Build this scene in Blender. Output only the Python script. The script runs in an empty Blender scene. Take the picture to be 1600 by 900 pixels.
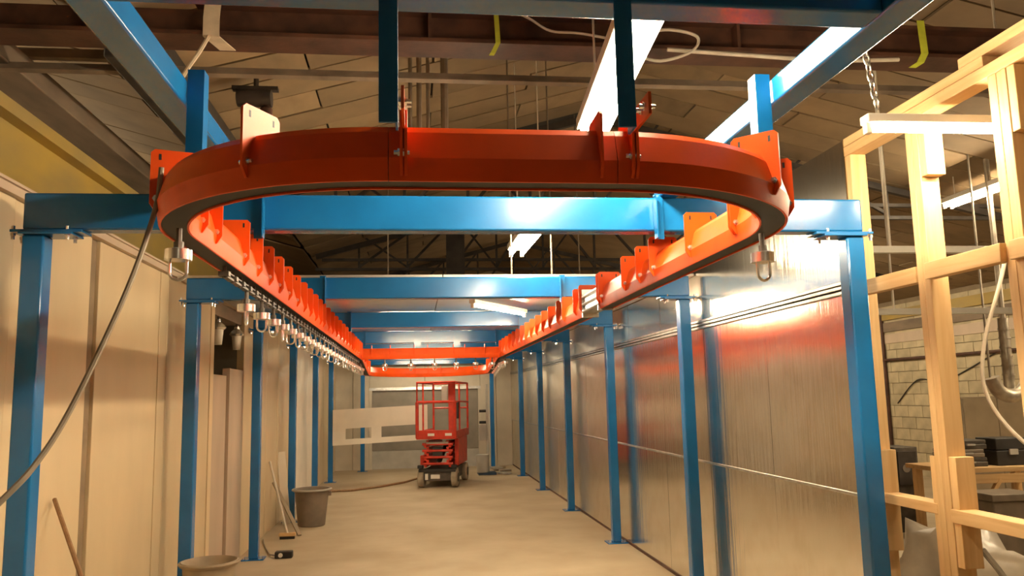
import bpy, math, random
from mathutils import Vector, Matrix
random.seed(7)
S = bpy.context.scene
COL = S.collection
R = math.radians

# ------------------------------------------------------------------ camera
cam_d = bpy.data.cameras.new('camera')
cam = bpy.data.objects.new('camera', cam_d)
COL.objects.link(cam)
S.camera = cam
PITCH, YAW, ROLL = 0.1346, 0.1236, -0.0227
cam_d.sensor_width = 36.0
cam_d.lens = 1247.5 / 1600 * 36.0
cam_d.clip_start = 0.05
F_ = Vector((math.sin(YAW) * math.cos(PITCH), math.cos(YAW) * math.cos(PITCH), math.sin(PITCH)))
R0 = Vector((math.cos(YAW), -math.sin(YAW), 0))
U0 = R0.cross(F_)
R_ = R0 * math.cos(ROLL) + U0 * math.sin(ROLL)
U_ = -R0 * math.sin(ROLL) + U0 * math.cos(ROLL)
cam.matrix_world = Matrix(((R_.x, U_.x, -F_.x, 0), (R_.y, U_.y, -F_.y, 0), (R_.z, U_.z, -F_.z, 1.7186), (0, 0, 0, 1)))

# ------------------------------------------------------------------ world and exposure
w = bpy.data.worlds.new('hall_air')
S.world = w
w.use_nodes = True
w.node_tree.nodes['Background'].inputs[0].default_value = (1.0, 0.72, 0.42, 1)
w.node_tree.nodes['Background'].inputs[1].default_value = 0.02
vs = S.view_settings
vs.view_transform = 'Standard'
vs.look = 'None'
vs.gamma = 1.0
vs.use_curve_mapping = False
vs.exposure = 0.35
LAMP = 170.0                              # radiance of the fluorescent tubes
LAMP_COLOUR = (1.0, 0.80, 0.52)

# ------------------------------------------------------------------ materials
MATS = {}
def nodes_of(name):
    m = bpy.data.materials.new(name)
    m.use_nodes = True
    nt = m.node_tree
    return m, nt, nt.nodes['Principled BSDF']
def mat(name, col, rough=0.5, metal=0.0, var=0.12, scale=6.0, bump=0.0, bscale=None, stretch=(1, 1, 1), spec=None, rvar=0.0, col2=None, objrand=0.0, coat=0.0):
    m, nt, b = nodes_of(name)
    N, L = nt.nodes, nt.links
    tc = N.new('ShaderNodeTexCoord')
    mp = N.new('ShaderNodeMapping')
    mp.inputs['Scale'].default_value = stretch
    L.new(tc.outputs['Object'], mp.inputs['Vector'])
    no = N.new('ShaderNodeTexNoise')
    no.inputs['Scale'].default_value = scale
    no.inputs['Detail'].default_value = 5
    L.new(mp.outputs[0], no.inputs['Vector'])
    mx = N.new('ShaderNodeMix')
    mx.data_type = 'RGBA'
    c2 = col2 if col2 else tuple(max(0, c * (1 - 2 * var)) for c in col)
    c1 = col if col2 else tuple(min(1, c * (1 + var)) for c in col)
    mx.inputs[6].default_value = (*c1, 1)
    mx.inputs[7].default_value = (*c2, 1)
    rp = N.new('ShaderNodeValToRGB')
    rp.color_ramp.elements[0].position = 0.3
    rp.color_ramp.elements[1].position = 0.72
    L.new(no.outputs['Fac'], rp.inputs[0])
    L.new(rp.outputs[0], mx.inputs[0])
    out = mx.outputs[2]
    if objrand > 0:
        oi = N.new('ShaderNodeObjectInfo')
        hs = N.new('ShaderNodeHueSaturation')
        ma = N.new('ShaderNodeMapRange')
        ma.inputs['To Min'].default_value = 1 - objrand
        ma.inputs['To Max'].default_value = 1 + objrand
        L.new(oi.outputs['Random'], ma.inputs['Value'])
        L.new(ma.outputs[0], hs.inputs['Value'])
        L.new(out, hs.inputs['Color'])
        out = hs.outputs[0]
    L.new(out, b.inputs['Base Color'])
    b.inputs['Roughness'].default_value = rough
    b.inputs['Metallic'].default_value = metal
    if coat:
        b.inputs['Coat Weight'].default_value = coat
        b.inputs['Coat Roughness'].default_value = 0.12
    if spec is not None:
        b.inputs['Specular IOR Level'].default_value = spec
    if rvar > 0:
        mr = N.new('ShaderNodeMapRange')
        mr.inputs['To Min'].default_value = max(0.02, rough - rvar)
        mr.inputs['To Max'].default_value = min(1, rough + rvar)
        L.new(no.outputs['Fac'], mr.inputs['Value'])
        L.new(mr.outputs[0], b.inputs['Roughness'])
    if bump > 0:
        n2 = N.new('ShaderNodeTexNoise')
        n2.inputs['Scale'].default_value = bscale or scale * 4
        n2.inputs['Detail'].default_value = 4
        L.new(mp.outputs[0], n2.inputs['Vector'])
        bp = N.new('ShaderNodeBump')
        bp.inputs['Strength'].default_value = bump
        bp.inputs['Distance'].default_value = 0.01
        L.new(n2.outputs['Fac'], bp.inputs['Height'])
        L.new(bp.outputs[0], b.inputs['Normal'])
    MATS[name] = m
    return m
def wood(name, c1, c2, scale=9.0, rough=0.6, axis=2, objrand=0.08):
    m, nt, b = nodes_of(name)
    N, L = nt.nodes, nt.links
    tc = N.new('ShaderNodeTexCoord')
    mp = N.new('ShaderNodeMapping')
    st = [14.0, 14.0, 14.0]
    st[axis] = 0.9
    mp.inputs['Scale'].default_value = st
    L.new(tc.outputs['Object'], mp.inputs['Vector'])
    no = N.new('ShaderNodeTexNoise')
    no.inputs['Scale'].default_value = scale * 0.25
    no.inputs['Detail'].default_value = 7
    no.inputs['Distortion'].default_value = 0.6
    L.new(mp.outputs[0], no.inputs['Vector'])
    rp = N.new('ShaderNodeValToRGB')
    rp.color_ramp.elements[0].position = 0.32
    rp.color_ramp.elements[1].position = 0.68
    rp.color_ramp.elements[0].color = (*c2, 1)
    rp.color_ramp.elements[1].color = (*c1, 1)
    L.new(no.outputs['Fac'], rp.inputs[0])
    oi = N.new('ShaderNodeObjectInfo')
    hs = N.new('ShaderNodeHueSaturation')
    ma = N.new('ShaderNodeMapRange')
    ma.inputs['To Min'].default_value = 1 - objrand
    ma.inputs['To Max'].default_value = 1 + objrand
    L.new(oi.outputs['Random'], ma.inputs['Value'])
    L.new(ma.outputs[0], hs.inputs['Value'])
    L.new(rp.outputs[0], hs.inputs['Color'])
    L.new(hs.outputs[0], b.inputs['Base Color'])
    b.inputs['Roughness'].default_value = rough
    bp = N.new('ShaderNodeBump')
    bp.inputs['Strength'].default_value = 0.12
    bp.inputs['Distance'].default_value = 0.004
    L.new(no.outputs['Fac'], bp.inputs['Height'])
    L.new(bp.outputs[0], b.inputs['Normal'])
    MATS[name] = m
    return m
def emit(name, col, strength):
    m, nt, b = nodes_of(name)
    nt.nodes.remove(b)
    e = nt.nodes.new('ShaderNodeEmission')
    e.inputs[0].default_value = (*col, 1)
    e.inputs[1].default_value = strength
    nt.links.new(e.outputs[0], nt.nodes['Material Output'].inputs[0])
    MATS[name] = m
def foil(name, col, rough, streak=0.25, wave=0.35):
    """bare aluminium-faced sheet: metal with fine vertical rolling streaks and slow buckles"""
    m, nt, b = nodes_of(name)
    N, L = nt.nodes, nt.links
    tc = N.new('ShaderNodeTexCoord')
    def noise(st, sc, det):
        mp = N.new('ShaderNodeMapping')
        mp.inputs['Scale'].default_value = st
        L.new(tc.outputs['Object'], mp.inputs['Vector'])
        n = N.new('ShaderNodeTexNoise')
        n.inputs['Scale'].default_value = sc
        n.inputs['Detail'].default_value = det
        L.new(mp.outputs[0], n.inputs['Vector'])
        return n
    n1 = noise((1, 9, 0.5), 2.5, 4)
    n2 = noise((1, 1, 1), 1.6, 2)
    n3 = noise((1, 1, 1), 5, 6)
    n4 = noise((1, 1, 1), 60, 3)
    mx = N.new('ShaderNodeMix'); mx.data_type = 'RGBA'
    mx.inputs[6].default_value = (*col, 1)
    mx.inputs[7].default_value = (col[0] * .90, col[1] * .88, col[2] * .84, 1)
    rp = N.new('ShaderNodeValToRGB')
    rp.color_ramp.elements[0].position = 0.45
    rp.color_ramp.elements[1].position = 0.75
    L.new(n3.outputs['Fac'], rp.inputs[0])
    L.new(rp.outputs[0], mx.inputs[0])
    L.new(mx.outputs[2], b.inputs['Base Color'])
    b.inputs['Metallic'].default_value = 1.0
    mr = N.new('ShaderNodeMapRange')
    mr.inputs['To Min'].default_value = rough * 0.92
    mr.inputs['To Max'].default_value = rough * 1.12
    L.new(n3.outputs['Fac'], mr.inputs['Value'])
    L.new(mr.outputs[0], b.inputs['Roughness'])
    prev = None
    for n, stv, dist in ((n1, streak, 0.004), (n2, wave, 0.03), (n4, 0.05, 0.001)):
        bp = N.new('ShaderNodeBump')
        bp.inputs['Strength'].default_value = stv
        bp.inputs['Distance'].default_value = dist
        L.new(n.outputs['Fac'], bp.inputs['Height'])
        if prev: L.new(prev.outputs[0], bp.inputs['Normal'])
        prev = bp
    L.new(prev.outputs[0], b.inputs['Normal'])
    MATS[name] = m
mat('blue', (0.006, 0.140, 0.400), 0.25, 0, 0.10, 3.0, 0.04, 40, coat=0.3)
mat('orange', (0.80, 0.088, 0.007), 0.40, 0, 0.10, 4.0, 0.03, 50, spec=0.28)
mat('lift_red', (0.55, 0.035, 0.012), 0.42, 0, 0.18, 8.0)
mat('galv', (0.62, 0.62, 0.60), 0.32, 1, 0.12, 14.0, 0.05, 60)
mat('zinc', (0.86, 0.85, 0.83), 0.24, 0.92, 0.05, 20)
mat('chain_steel', (0.13, 0.115, 0.10), 0.45, 0.7, 0.2, 20)
mat('dark_steel', (0.045, 0.036, 0.030), 0.6, 0.2, 0.25, 6, 0.1)
mat('rust', (0.085, 0.034, 0.018), 0.62, 0.0, 0.3, 5, 0.15, 30, (1, 1, 1))
mat('panel', (0.63, 0.50, 0.315), 0.45, 0, 0.05, 2.2, 0.03, 14, (1, 1, 0.35), objrand=0.06)
mat('panel_pink', (0.52, 0.41, 0.31), 0.55, 0, 0.06, 3, 0.04, 20, (1, 1, 0.35), objrand=0.05)
mat('joint', (0.24, 0.17, 0.10), 0.7, 0, 0.15, 6)
mat('white_board', (0.80, 0.74, 0.63), 0.5, 0, 0.04, 3)
mat('end_panel', (0.58, 0.52, 0.42), 0.5, 0, 0.07, 2.5, objrand=0.05)
mat('grey_door', (0.23, 0.205, 0.17), 0.5, 0, 0.10, 3)
mat('grey_light', (0.42, 0.40, 0.36), 0.5, 0, 0.08, 4)
foil('foil_wall', (0.80, 0.77, 0.71), 0.165, 0.50, 0.12)
foil('foil_dull', (0.78, 0.73, 0.63), 0.34, 0.30, 0.25)
foil('foil_roof', (0.74, 0.72, 0.69), 0.36, 0.10, 0.20)
mat('concrete', (0.46, 0.38, 0.265), 0.75, 0, 0.10, 1.3, 0.10, 25, col2=(0.36, 0.285, 0.185), rvar=0.12)
mat('roof_board', (0.26, 0.178, 0.095), 0.8, 0, 0.10, 2.5, 0.05, 12, objrand=0.22)
mat('roof_void', (0.030, 0.024, 0.020), 0.9, 0, 0.1, 3)
mat('yellow_beam', (0.44, 0.30, 0.055), 0.55, 0, 0.18, 3.2, 0.05, 20, (1, 0.4, 1), col2=(0.30, 0.225, 0.09))
mat('old_timber', (0.22, 0.165, 0.115), 0.75, 0, 0.18, 5, 0.1, 30, (1, 0.3, 1))
mat('block', (0.52, 0.44, 0.29), 0.8, 0, 0.10, 4, 0.15, 30, objrand=0.12)
mat('mortar', (0.25, 0.19, 0.12), 0.9, 0, 0.1, 5)
mat('hall_wall', (0.36, 0.295, 0.20), 0.85, 0, 0.12, 1.5)
wood('pine_z', (0.72, 0.49, 0.24), (0.60, 0.37, 0.16), axis=2)
wood('pine_y', (0.72, 0.49, 0.24), (0.60, 0.37, 0.16), axis=1)
wood('pine_x', (0.66, 0.45, 0.22), (0.55, 0.34, 0.15), axis=0)
wood('stick_wood', (0.33, 0.19, 0.09), (0.24, 0.13, 0.06), axis=2)
mat('enamel', (0.80, 0.77, 0.70), 0.35, 0, 0.03, 6)
emit('tube', LAMP_COLOUR, LAMP)
mat('tube_end', (0.75, 0.72, 0.66), 0.3, 0.6, 0.03, 8)
mat('black_rubber', (0.018, 0.016, 0.015), 0.6, 0, 0.2, 10)
mat('tyre', (0.36, 0.30, 0.22), 0.85, 0, 0.15, 9)
mat('chassis', (0.085, 0.072, 0.058), 0.6, 0.2, 0.25, 9)
mat('cable_grey', (0.26, 0.215, 0.16), 0.6, 0, 0.1, 10)
mat('cable_white', (0.62, 0.56, 0.46), 0.5, 0, 0.08, 10)
mat('bin_grey', (0.205, 0.165, 0.125), 0.6, 0, 0.15, 5, 0.05, 20)
mat('tub_tan', (0.34, 0.26, 0.17), 0.6, 0, 0.15, 6, 0.08, 16)
mat('hi_vis', (0.55, 0.60, 0.05), 0.6, 0, 0.12, 12)
mat('cloth', (0.62, 0.52, 0.38), 0.85, 0, 0.10, 9, 0.2, 40)
mat('red_post', (0.33, 0.075, 0.035), 0.6, 0, 0.2, 9)
mat('duct', (0.42, 0.37, 0.30), 0.42, 0.6, 0.15, 12, 0.2, 30)
mat('plastic_film', (0.55, 0.47, 0.36), 0.35, 0, 0.12, 6, 0.4, 9)
mat('cabinet_tan', (0.30, 0.235, 0.155), 0.6, 0, 0.08, 4)
mat('tarp_blue', (0.035, 0.075, 0.14), 0.6, 0, 0.2, 9, 0.3, 14)
mat('decal', (0.75, 0.72, 0.66), 0.5, 0, 0.03, 9)

# ------------------------------------------------------------------ mesh helpers
class MB:
    def __init__(s):
        s.v, s.f = [], []
    def add(s, vs, fs):
        o = len(s.v)
        s.v += [tuple(p) for p in vs]
        s.f += [tuple(i + o for i in f) for f in fs]
        return s
    def box(s, x0, x1, y0, y1, z0, z1):
        vs = [(x, y, z) for z in (z0, z1) for y in (y0, y1) for x in (x0, x1)]
        return s.add(vs, [(0, 2, 3, 1), (4, 5, 7, 6), (0, 1, 5, 4), (2, 6, 7, 3), (0, 4, 6, 2), (1, 3, 7, 5)])
    def bar(s, p, q, wd, ht, up=(0, 0, 1)):
        """box from p to q, wd across and ht along up"""
        p, q, up = Vector(p), Vector(q), Vector(up)
        t = (q - p).normalized()
        a = t.cross(up)
        if a.length < 1e-4: a = t.cross(Vector((1, 0, 0)))
        a.normalize()
        b = a.cross(t).normalized()
        vs = []
        for c in (p, q):
            for i, j in ((-1, -1), (1, -1), (1, 1), (-1, 1)):
                vs.append(c + a * (i * wd / 2) + b * (j * ht / 2))
        return s.add(vs, [(3, 2, 1, 0), (4, 5, 6, 7), (0, 1, 5, 4), (1, 2, 6, 5), (2, 3, 7, 6), (3, 0, 4, 7)])
    def tube(s, pts, r, n=8, caps=True):
        pts = [Vector(p) for p in pts]
        rs = r if isinstance(r, (list, tuple)) else [r] * len(pts)
        k = len(pts)
        vs, fs = [], []
        ref = None
        for i, p in enumerate(pts):
            t = (pts[min(i + 1, k - 1)] - pts[max(i - 1, 0)]).normalized()
            if ref is None:
                ref = t.cross(Vector((0, 0, 1)))
                if ref.length < 1e-3: ref = t.cross(Vector((1, 0, 0)))
            a = (ref - t * ref.dot(t)).normalized()
            ref = a
            b = t.cross(a)
            for j in range(n):
                g = 2 * math.pi * j / n
                vs.append(p + (a * math.cos(g) + b * math.sin(g)) * rs[i])
        for i in range(k - 1):
            for j in range(n):
                fs.append((i * n + j, i * n + (j + 1) % n, (i + 1) * n + (j + 1) % n, (i + 1) * n + j))
        if caps:
            fs.append(tuple(range(n))[::-1])
            fs.append(tuple((k - 1) * n + j for j in range(n)))
        return s.add(vs, fs)
    def cyl(s, p, q, r, r2=None, n=12):
        return s.tube([p, q], [r, r if r2 is None else r2], n)
    def lathe(s, prof, c=(0, 0, 0), n=20):
        vs, fs = [], []
        for r, z in prof:
            for j in range(n):
                g = 2 * math.pi * j / n
                vs.append((c[0] + r * math.cos(g), c[1] + r * math.sin(g), c[2] + z))
        for i in range(len(prof) - 1):
            for j in range(n):
                fs.append((i * n + j, i * n + (j + 1) % n, (i + 1) * n + (j + 1) % n, (i + 1) * n + j))
        fs.append(tuple(range(n))[::-1])
        fs.append(tuple((len(prof) - 1) * n + j for j in range(n)))
        return s.add(vs, fs)
    def prism(s, poly, o, u, v, th):
        """polygon (a,b) -> o + a*u + b*v, extruded by th along u x v, centred"""
        o, u, v = Vector(o), Vector(u), Vector(v)
        nn = u.cross(v).normalized() * (th / 2)
        k = len(poly)
        vs = [o + u * a + v * b - nn for a, b in poly] + [o + u * a + v * b + nn for a, b in poly]
        fs = [tuple(range(k))[::-1], tuple(range(k, 2 * k))]
        fs += [(i, (i + 1) % k, k + (i + 1) % k, k + i) for i in range(k)]
        return s.add(vs, fs)
    def sweep(s, prof, path):
        """closed profile (a across, b up) along path of points"""
        path = [Vector(p) for p in path]
        k, n = len(path), len(prof)
        vs, fs = [], []
        for i, p in enumerate(path):
            t = (path[min(i + 1, k - 1)] - path[max(i - 1, 0)])
            t.z = 0
            t.normalize()
            a = Vector((t.y, -t.x, 0))
            for x, z in prof:
                vs.append(p + a * x + Vector((0, 0, z)))
        for i in range(k - 1):
            for j in range(n):
                fs.append((i * n + j, i * n + (j + 1) % n, (i + 1) * n + (j + 1) % n, (i + 1) * n + j))
        fs.append(tuple(range(n))[::-1])
        fs.append(tuple((k - 1) * n + j for j in range(n)))
        return s.add(vs, fs)
    def mesh(s, name, m, off=(0, 0, 0), smooth=True, sharp=35):
        me = bpy.data.meshes.new(name)
        ox, oy, oz = off
        me.from_pydata([(x - ox, y - oy, z - oz) for x, y, z in s.v], [], s.f)
        import bmesh
        bm = bmesh.new(); bm.from_mesh(me)
        bmesh.ops.recalc_face_normals(bm, faces=bm.faces)
        bm.to_mesh(me); bm.free()
        me.materials.append(MATS[m])
        if smooth:
            me.shade_smooth()
            me.set_sharp_from_angle(angle=R(sharp))
        return me
def root_loc(o):
    while o.parent: o = o.parent
    return o['_o'] if '_o' in o else (0, 0, 0)
def link(name, data, parent=None):
    o = bpy.data.objects.new(name, data)
    COL.objects.link(o)
    if parent is not None: o.parent = parent
    return o
ROOTS = {}
def top(o):
    while o.parent: o = o.parent
    return o
def build(b, name, m, parent=None, bevel=0.0, smooth=True, local=False, sharp=35):
    """world-coordinate mesh -> object; parts are stored relative to their thing's origin"""
    if parent is not None:
        off = (0, 0, 0) if local else ROOTS.get(top(parent).name, (0, 0, 0))
        o = link(name, b.mesh(name, m, off, smooth, sharp), parent)
    else:
        xs, ys, zs = zip(*b.v)
        off = ((min(xs) + max(xs)) / 2, (min(ys) + max(ys)) / 2, min(zs))
        o = link(name, b.mesh(name, m, off, smooth))
        o.location = off
        ROOTS[o.name] = off
    if bevel > 0:
        md = o.modifiers.new('edge', 'BEVEL')
        md.width = bevel
        md.segments = 2
        md.limit_method = 'ANGLE'
        md.angle_limit = R(50)
    return o
def inst(name, me, loc, parent=None, rot=(0, 0, 0)):
    o = link(name, me, parent)
    off = ROOTS.get(top(parent).name, (0, 0, 0)) if parent is not None else (0, 0, 0)
    o.location = (loc[0] - off[0], loc[1] - off[1], loc[2] - off[2])
    o.rotation_euler = rot
    return o
def tag(o, label, cat, group=None, kind=None):
    o['label'] = label
    o['category'] = cat
    if group: o['group'] = group
    if kind: o['kind'] = kind
    return o
def thing(name, label, cat, loc=(0, 0, 0), rotz=0, group=None):
    o = link(name, None)
    o.empty_display_size = 0.1
    o.location = loc
    o.rotation_euler = (0, 0, rotz)
    ROOTS[o.name] = tuple(loc)
    return tag(o, label, cat, group)
def struct(o, label, cat='wall'):
    o['kind'] = 'structure'
    o['label'] = label
    o['category'] = cat
    return o
def copy_tree(o, parent=None):
    c = o.copy()
    COL.objects.link(c)
    c.parent = parent
    for ch in list(o.children):
        copy_tree(ch, c)
    return c

# ------------------------------------------------------------------ layout numbers
XL, XR = -1.82, 2.38                      # outer faces of the portal columns
ZT, ZB = 2.722, 2.544                     # top and underside of the portal beams
FY = [3.966 + 2.724 * k for k in range(6)]
RL, RR = -0.815, 1.315                    # the two long runs of the track
TZ = 2.30                                 # underside of the track
NY = 2.16                                 # near cross run
WL, WR = -1.95, 2.45                      # faces of the booth walls
YB = 20.35                                # end wall of the booth
VX, VZ = -1.75, 4.13                      # roof valley above the left rail
RIDGE = (2.2, VZ + 0.28 * (2.2 - VX))
def roof_z(x):
    if x < VX: return VZ + 0.28 * (VX - x)
    if x < RIDGE[0]: return VZ + 0.28 * (x - VX)
    return RIDGE[1] - 0.23 * (x - 2.2)

# ------------------------------------------------------------------ the hall
HX0, HX1, HY0, HY1 = -7.2, 9.8, -6.0, 22.0
struct(build(MB().box(HX0 - .2, HX1 + .2, HY0 - .2, HY1 + .2, -0.12, 0.0), 'floor', 'concrete'), 'dusty beige concrete floor of the hall', 'floor')

# roof: a dark deck with rows of lining boards under it
rf = MB()
for xa, xb in ((HX0 - .2, VX), (VX, 2.2), (2.2, HX1 + .2)):
    za, zb = roof_z(xa), roof_z(xb)
    poly = [(xa, za + .05), (xb, zb + .05), (xb, zb + .12), (xa, za + .12)]
    rf.prism([(p[0], p[1]) for p in poly], (0, (HY0 + HY1) / 2, 0), (1, 0, 0), (0, 0, 1), HY1 - HY0 + .4)
ceiling = struct(build(rf, 'ceiling', 'roof_void', smooth=False), 'sloping hall roof lined with brown boards', 'ceiling')
BW, BL = 0.43, 2.1
bme = MB().box(-BL / 2 + .012, BL / 2 - .012, -BW / 2 + .011, BW / 2 - .011, -0.016, 0.012).mesh('board', 'roof_board')
slopes = [(-7.3, VX - .02, -0.28, 4.6, 13.0), (VX + .02, 2.2, 0.28, 4.6, 15.8), (2.2, 9.9, -0.23, 4.6, 13.2)]
rb = random.Random(3)
for xa, xb, ya, yb in ((-7.3, VX - .02, 13.02, 22.0), (VX + .02, 2.2, 15.82, 22.0), (2.2, 9.9, 13.22, 22.0), (-7.3, VX - .02, -6, 4.58), (VX + .02, 2.2, -6, 4.58), (2.2, 9.9, -6, 4.58)):
    build(MB().prism([(xa, roof_z(xa) - .005), (xb, roof_z(xb) - .005), (xb, roof_z(xb) + .015), (xa, roof_z(xa) + .015)], (0, (ya + yb) / 2, 0), (1, 0, 0), (0, 0, 1), yb - ya), 'lining', 'roof_board', ceiling, smooth=False)
for xa, xb, sl, ya, yb in slopes:
    ang = math.atan(sl)
    step = BL * math.cos(ang)
    rows = int((yb - ya) / BW)
    for r in range(rows):
        y = ya + (r + .5) * BW
        x = xa + step / 2 - (step * 0.5 if r % 2 else 0)
        if sl > 0: x = xb - step / 2 + (step * .5 if r % 2 else 0)
        k = 0
        while True:
            cx = x + k * step if sl < 0 else x - k * step
            k += 1
            if sl < 0 and cx - step / 2 > xb - .3: break
            if sl > 0 and cx + step / 2 < xa + .3: break
            lo, hi = cx - step / 2, cx + step / 2
            if lo < xa - .02 or hi > xb + .02:
                cl, ch = max(lo, xa), min(hi, xb)
                if ch - cl < .3: continue
                sc = (ch - cl) / step
                cc = (cl + ch) / 2
            else:
                sc, cc = 1.0, cx
            if rb.random() < 0.018: continue
            o = inst('board', bme, (cc, y, roof_z(cc) + rb.uniform(-.004, .012)), ceiling, (0, -ang, 0))
            o.scale = (sc, 1, 1)

# outer walls of the hall
def gable(y0, y1, name, label):
    xs = [HX0, VX, 2.2, HX1]
    poly = [(HX0, 0), (HX1, 0)] + [(x, roof_z(x) + .04) for x in reversed(xs)]
    return struct(build(MB().prism(poly, (0, (y0 + y1) / 2, 0), (1, 0, 0), (0, 0, 1), y1 - y0), name, 'hall_wall', smooth=False), label)
gable(HY1, HY1 + .2, 'wall_outer_back', 'plain tan gable wall closing the far end of the hall')
gable(HY0 - .2, HY0, 'wall_outer_front', 'plain tan gable wall behind the viewer')
struct(build(MB().box(HX0 - .2, HX0, HY0, HY1, 0, roof_z(HX0)), 'wall_outer_left', 'hall_wall', smooth=False), 'plain tan outer wall beyond the cream panel wall')
wor = struct(build(MB().box(HX1 + .0, HX1 + .2, HY0, HY1, 0, roof_z(HX1) + .02), 'wall_outer_right', 'mortar', smooth=False), 'cream painted block wall of the hall beyond the timber studs')
bl = MB().box(-.045, 0.0, -.222, .222, -.108, .108).mesh('block', 'block')
for c in range(15):
    for k in range(17):
        y = 10.0 + k * .455 + (.2275 if c % 2 else 0)
        inst('block', bl, (HX1 - .002 - random.uniform(0, .008), y, .113 + c * .226), wor)

# ------------------------------------------------------------------ cream panel wall on the left of the booth
wl = link('wall_left', None)
wl.location = (WL, 12, 0)
ROOTS['wall_left'] = (WL, 12, 0)
struct(wl, 'cream insulated panel wall with dark vertical joints behind the blue columns')
seams = [1.0, 2.15, 3.28, 4.12, 5.14, 6.42, 6.62, 7.52, 8.0]
prev = None
def wall_panel(y0, y1, z1, m='panel', dx=0.0, z0=0.0):
    build(MB().box(WL - .08 + dx, WL + dx, y0 + .006, y1 - .006, z0, z1), 'panel', m, wl, 0.004)
for a, b_ in zip(seams[:-1], seams[1:]):
    wall_panel(a + (.0 if a != 5.14 else .06), b_ - (.05 if b_ == 5.14 else 0), 2.74, dx=random.uniform(-.006, .006))
for y, wd in ((5.15, .10), (4.12, .03), (3.28, .03), (6.42, .05), (7.52, .03), (7.92, .04)):
    build(MB().box(WL - .085, WL - .02, y - wd / 2, y + wd / 2, 0, 2.74), 'joint_strip', 'joint', wl)
# shorter, uneven boards with the opening above them
wall_panel(8.02, 8.16, 2.70)
wall_panel(8.18, 8.80, 2.00, 'panel_pink', -.02)
wall_panel(8.82, 9.52, 2.08, 'panel_pink', .008)
wall_panel(9.54, 10.25, 2.74)
ys = [10.25, 11.0, 11.9, 12.7, 13.5, 14.3, 15.15, 16.0, 16.9, 17.8, 18.7, 19.55, 20.34]
for k, (a, b_) in enumerate(zip(ys[:-1], ys[1:])):
    wall_panel(a, b_, 2.74, ('white_board' if k in (4, 5, 6) else 'panel'), random.uniform(-.01, .012))  # three whiter panels; the booth lamp's brightness on them is part of the colour
for y in (11.0, 12.7, 16.0):
    build(MB().box(WL - .085, WL - .015, y - .03, y + .03, 0, 2.72), 'joint_strip', 'joint', wl)
build(MB().box(WL - .09, WL + .035, 1.0, 20.34, 2.742, 2.785), 'cap_rail', 'panel_pink', wl)
build(MB().box(WL - .06, WL + .05, 1.0, 20.34, 2.786, 2.80), 'cap_lip', 'panel_pink', wl)
# recess seen through the opening
build(MB().box(WL - .60, WL - .55, 7.7, 9.8, 0, 2.74), 'recess_back', 'old_timber', wl)
# recess lintel
lin = build(MB().box(WL - .20, WL - .03, 8.17, 9.53, 2.60, 2.74), 'lintel', 'old_timber', wl)

# ------------------------------------------------------------------ shiny sheet wall on the right
wr = link('wall_right', None)
wr.location = (WR, 12, 0)
ROOTS['wall_right'] = (WR, 12, 0)
struct(wr, 'shiny aluminium-faced sheet wall with blurred reflections behind the blue columns')
y0 = 4.17
jy = [4.17, 5.35, 6.55, 7.75, 8.95, 10.15, 11.35, 12.55, 13.75, 14.95, 16.15, 17.35, 18.55, 20.34]
rw = random.Random(11)
for a, b_ in zip(jy[:-1], jy[1:]):
    for z0, z1 in ((0.03, 1.13), (1.132, 2.25), (2.33, 3.13)):
        if z0 > 2 and a > 6.6: z1 = 2.72
        cy, cz = (a + b_) / 2, (z0 + z1) / 2
        me = MB().box(0, .02, -(b_ - a) / 2 + .002, (b_ - a) / 2 - .002, -(z1 - z0) / 2, (z1 - z0) / 2).mesh('sheet', 'foil_wall' if a < 10 else 'foil_dull')
        inst('sheet', me, (WR + rw.uniform(0, .004), cy, cz), wr, (0, rw.uniform(-.004, .004), rw.uniform(-.004, .004)))
for z in (2.262, 2.292, 2.318):
    build(MB().box(WR - .018, WR + .02, 4.17, 20.34, z - .011, z + .011), 'trim_strip', 'galv', wr, 0.004)
build(MB().box(WR - .006, WR + .01, 4.17, 20.34, 1.120, 1.140), 'seam_strip', 'galv', wr, 0.003)
build(MB().box(WR - .004, WR + .025, 4.17, 20.34, 0.0, 0.03), 'base_strip', 'rust', wr)
build(MB().box(WR + .03, WR + .08, 4.17, 20.34, 0, 2.72), 'core', 'joint', wr)
struct(build(MB().box(WR + .026, WR + .08, 4.17, 6.6, 2.72, 3.12), 'trim_1', 'joint'), 'dark backing of the raised sheet wall end', 'trim')

# aluminium-faced roof of the booth, from the second frame on
cb = link('ceiling_booth', None)
cb.location = (.25, 13, ZT)
ROOTS['ceiling_booth'] = (.25, 13, ZT)
struct(cb, 'shiny aluminium-faced ceiling sheets lying on the blue frames', 'ceiling')
for k in range(5):
    a = FY[k + 1] - .02
    for xa, xb in ((WL + .05, .24), (.25, WR - .01)):
        me = MB().box(xa - (xa + xb) / 2, xb - (xa + xb) / 2, .01, 2.71, 0, .02).mesh('sheet', 'foil_roof')
        inst('sheet', me, ((xa + xb) / 2, a, ZT + .006), cb, (rw.uniform(-.0015, .0015), 0, 0))

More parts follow.
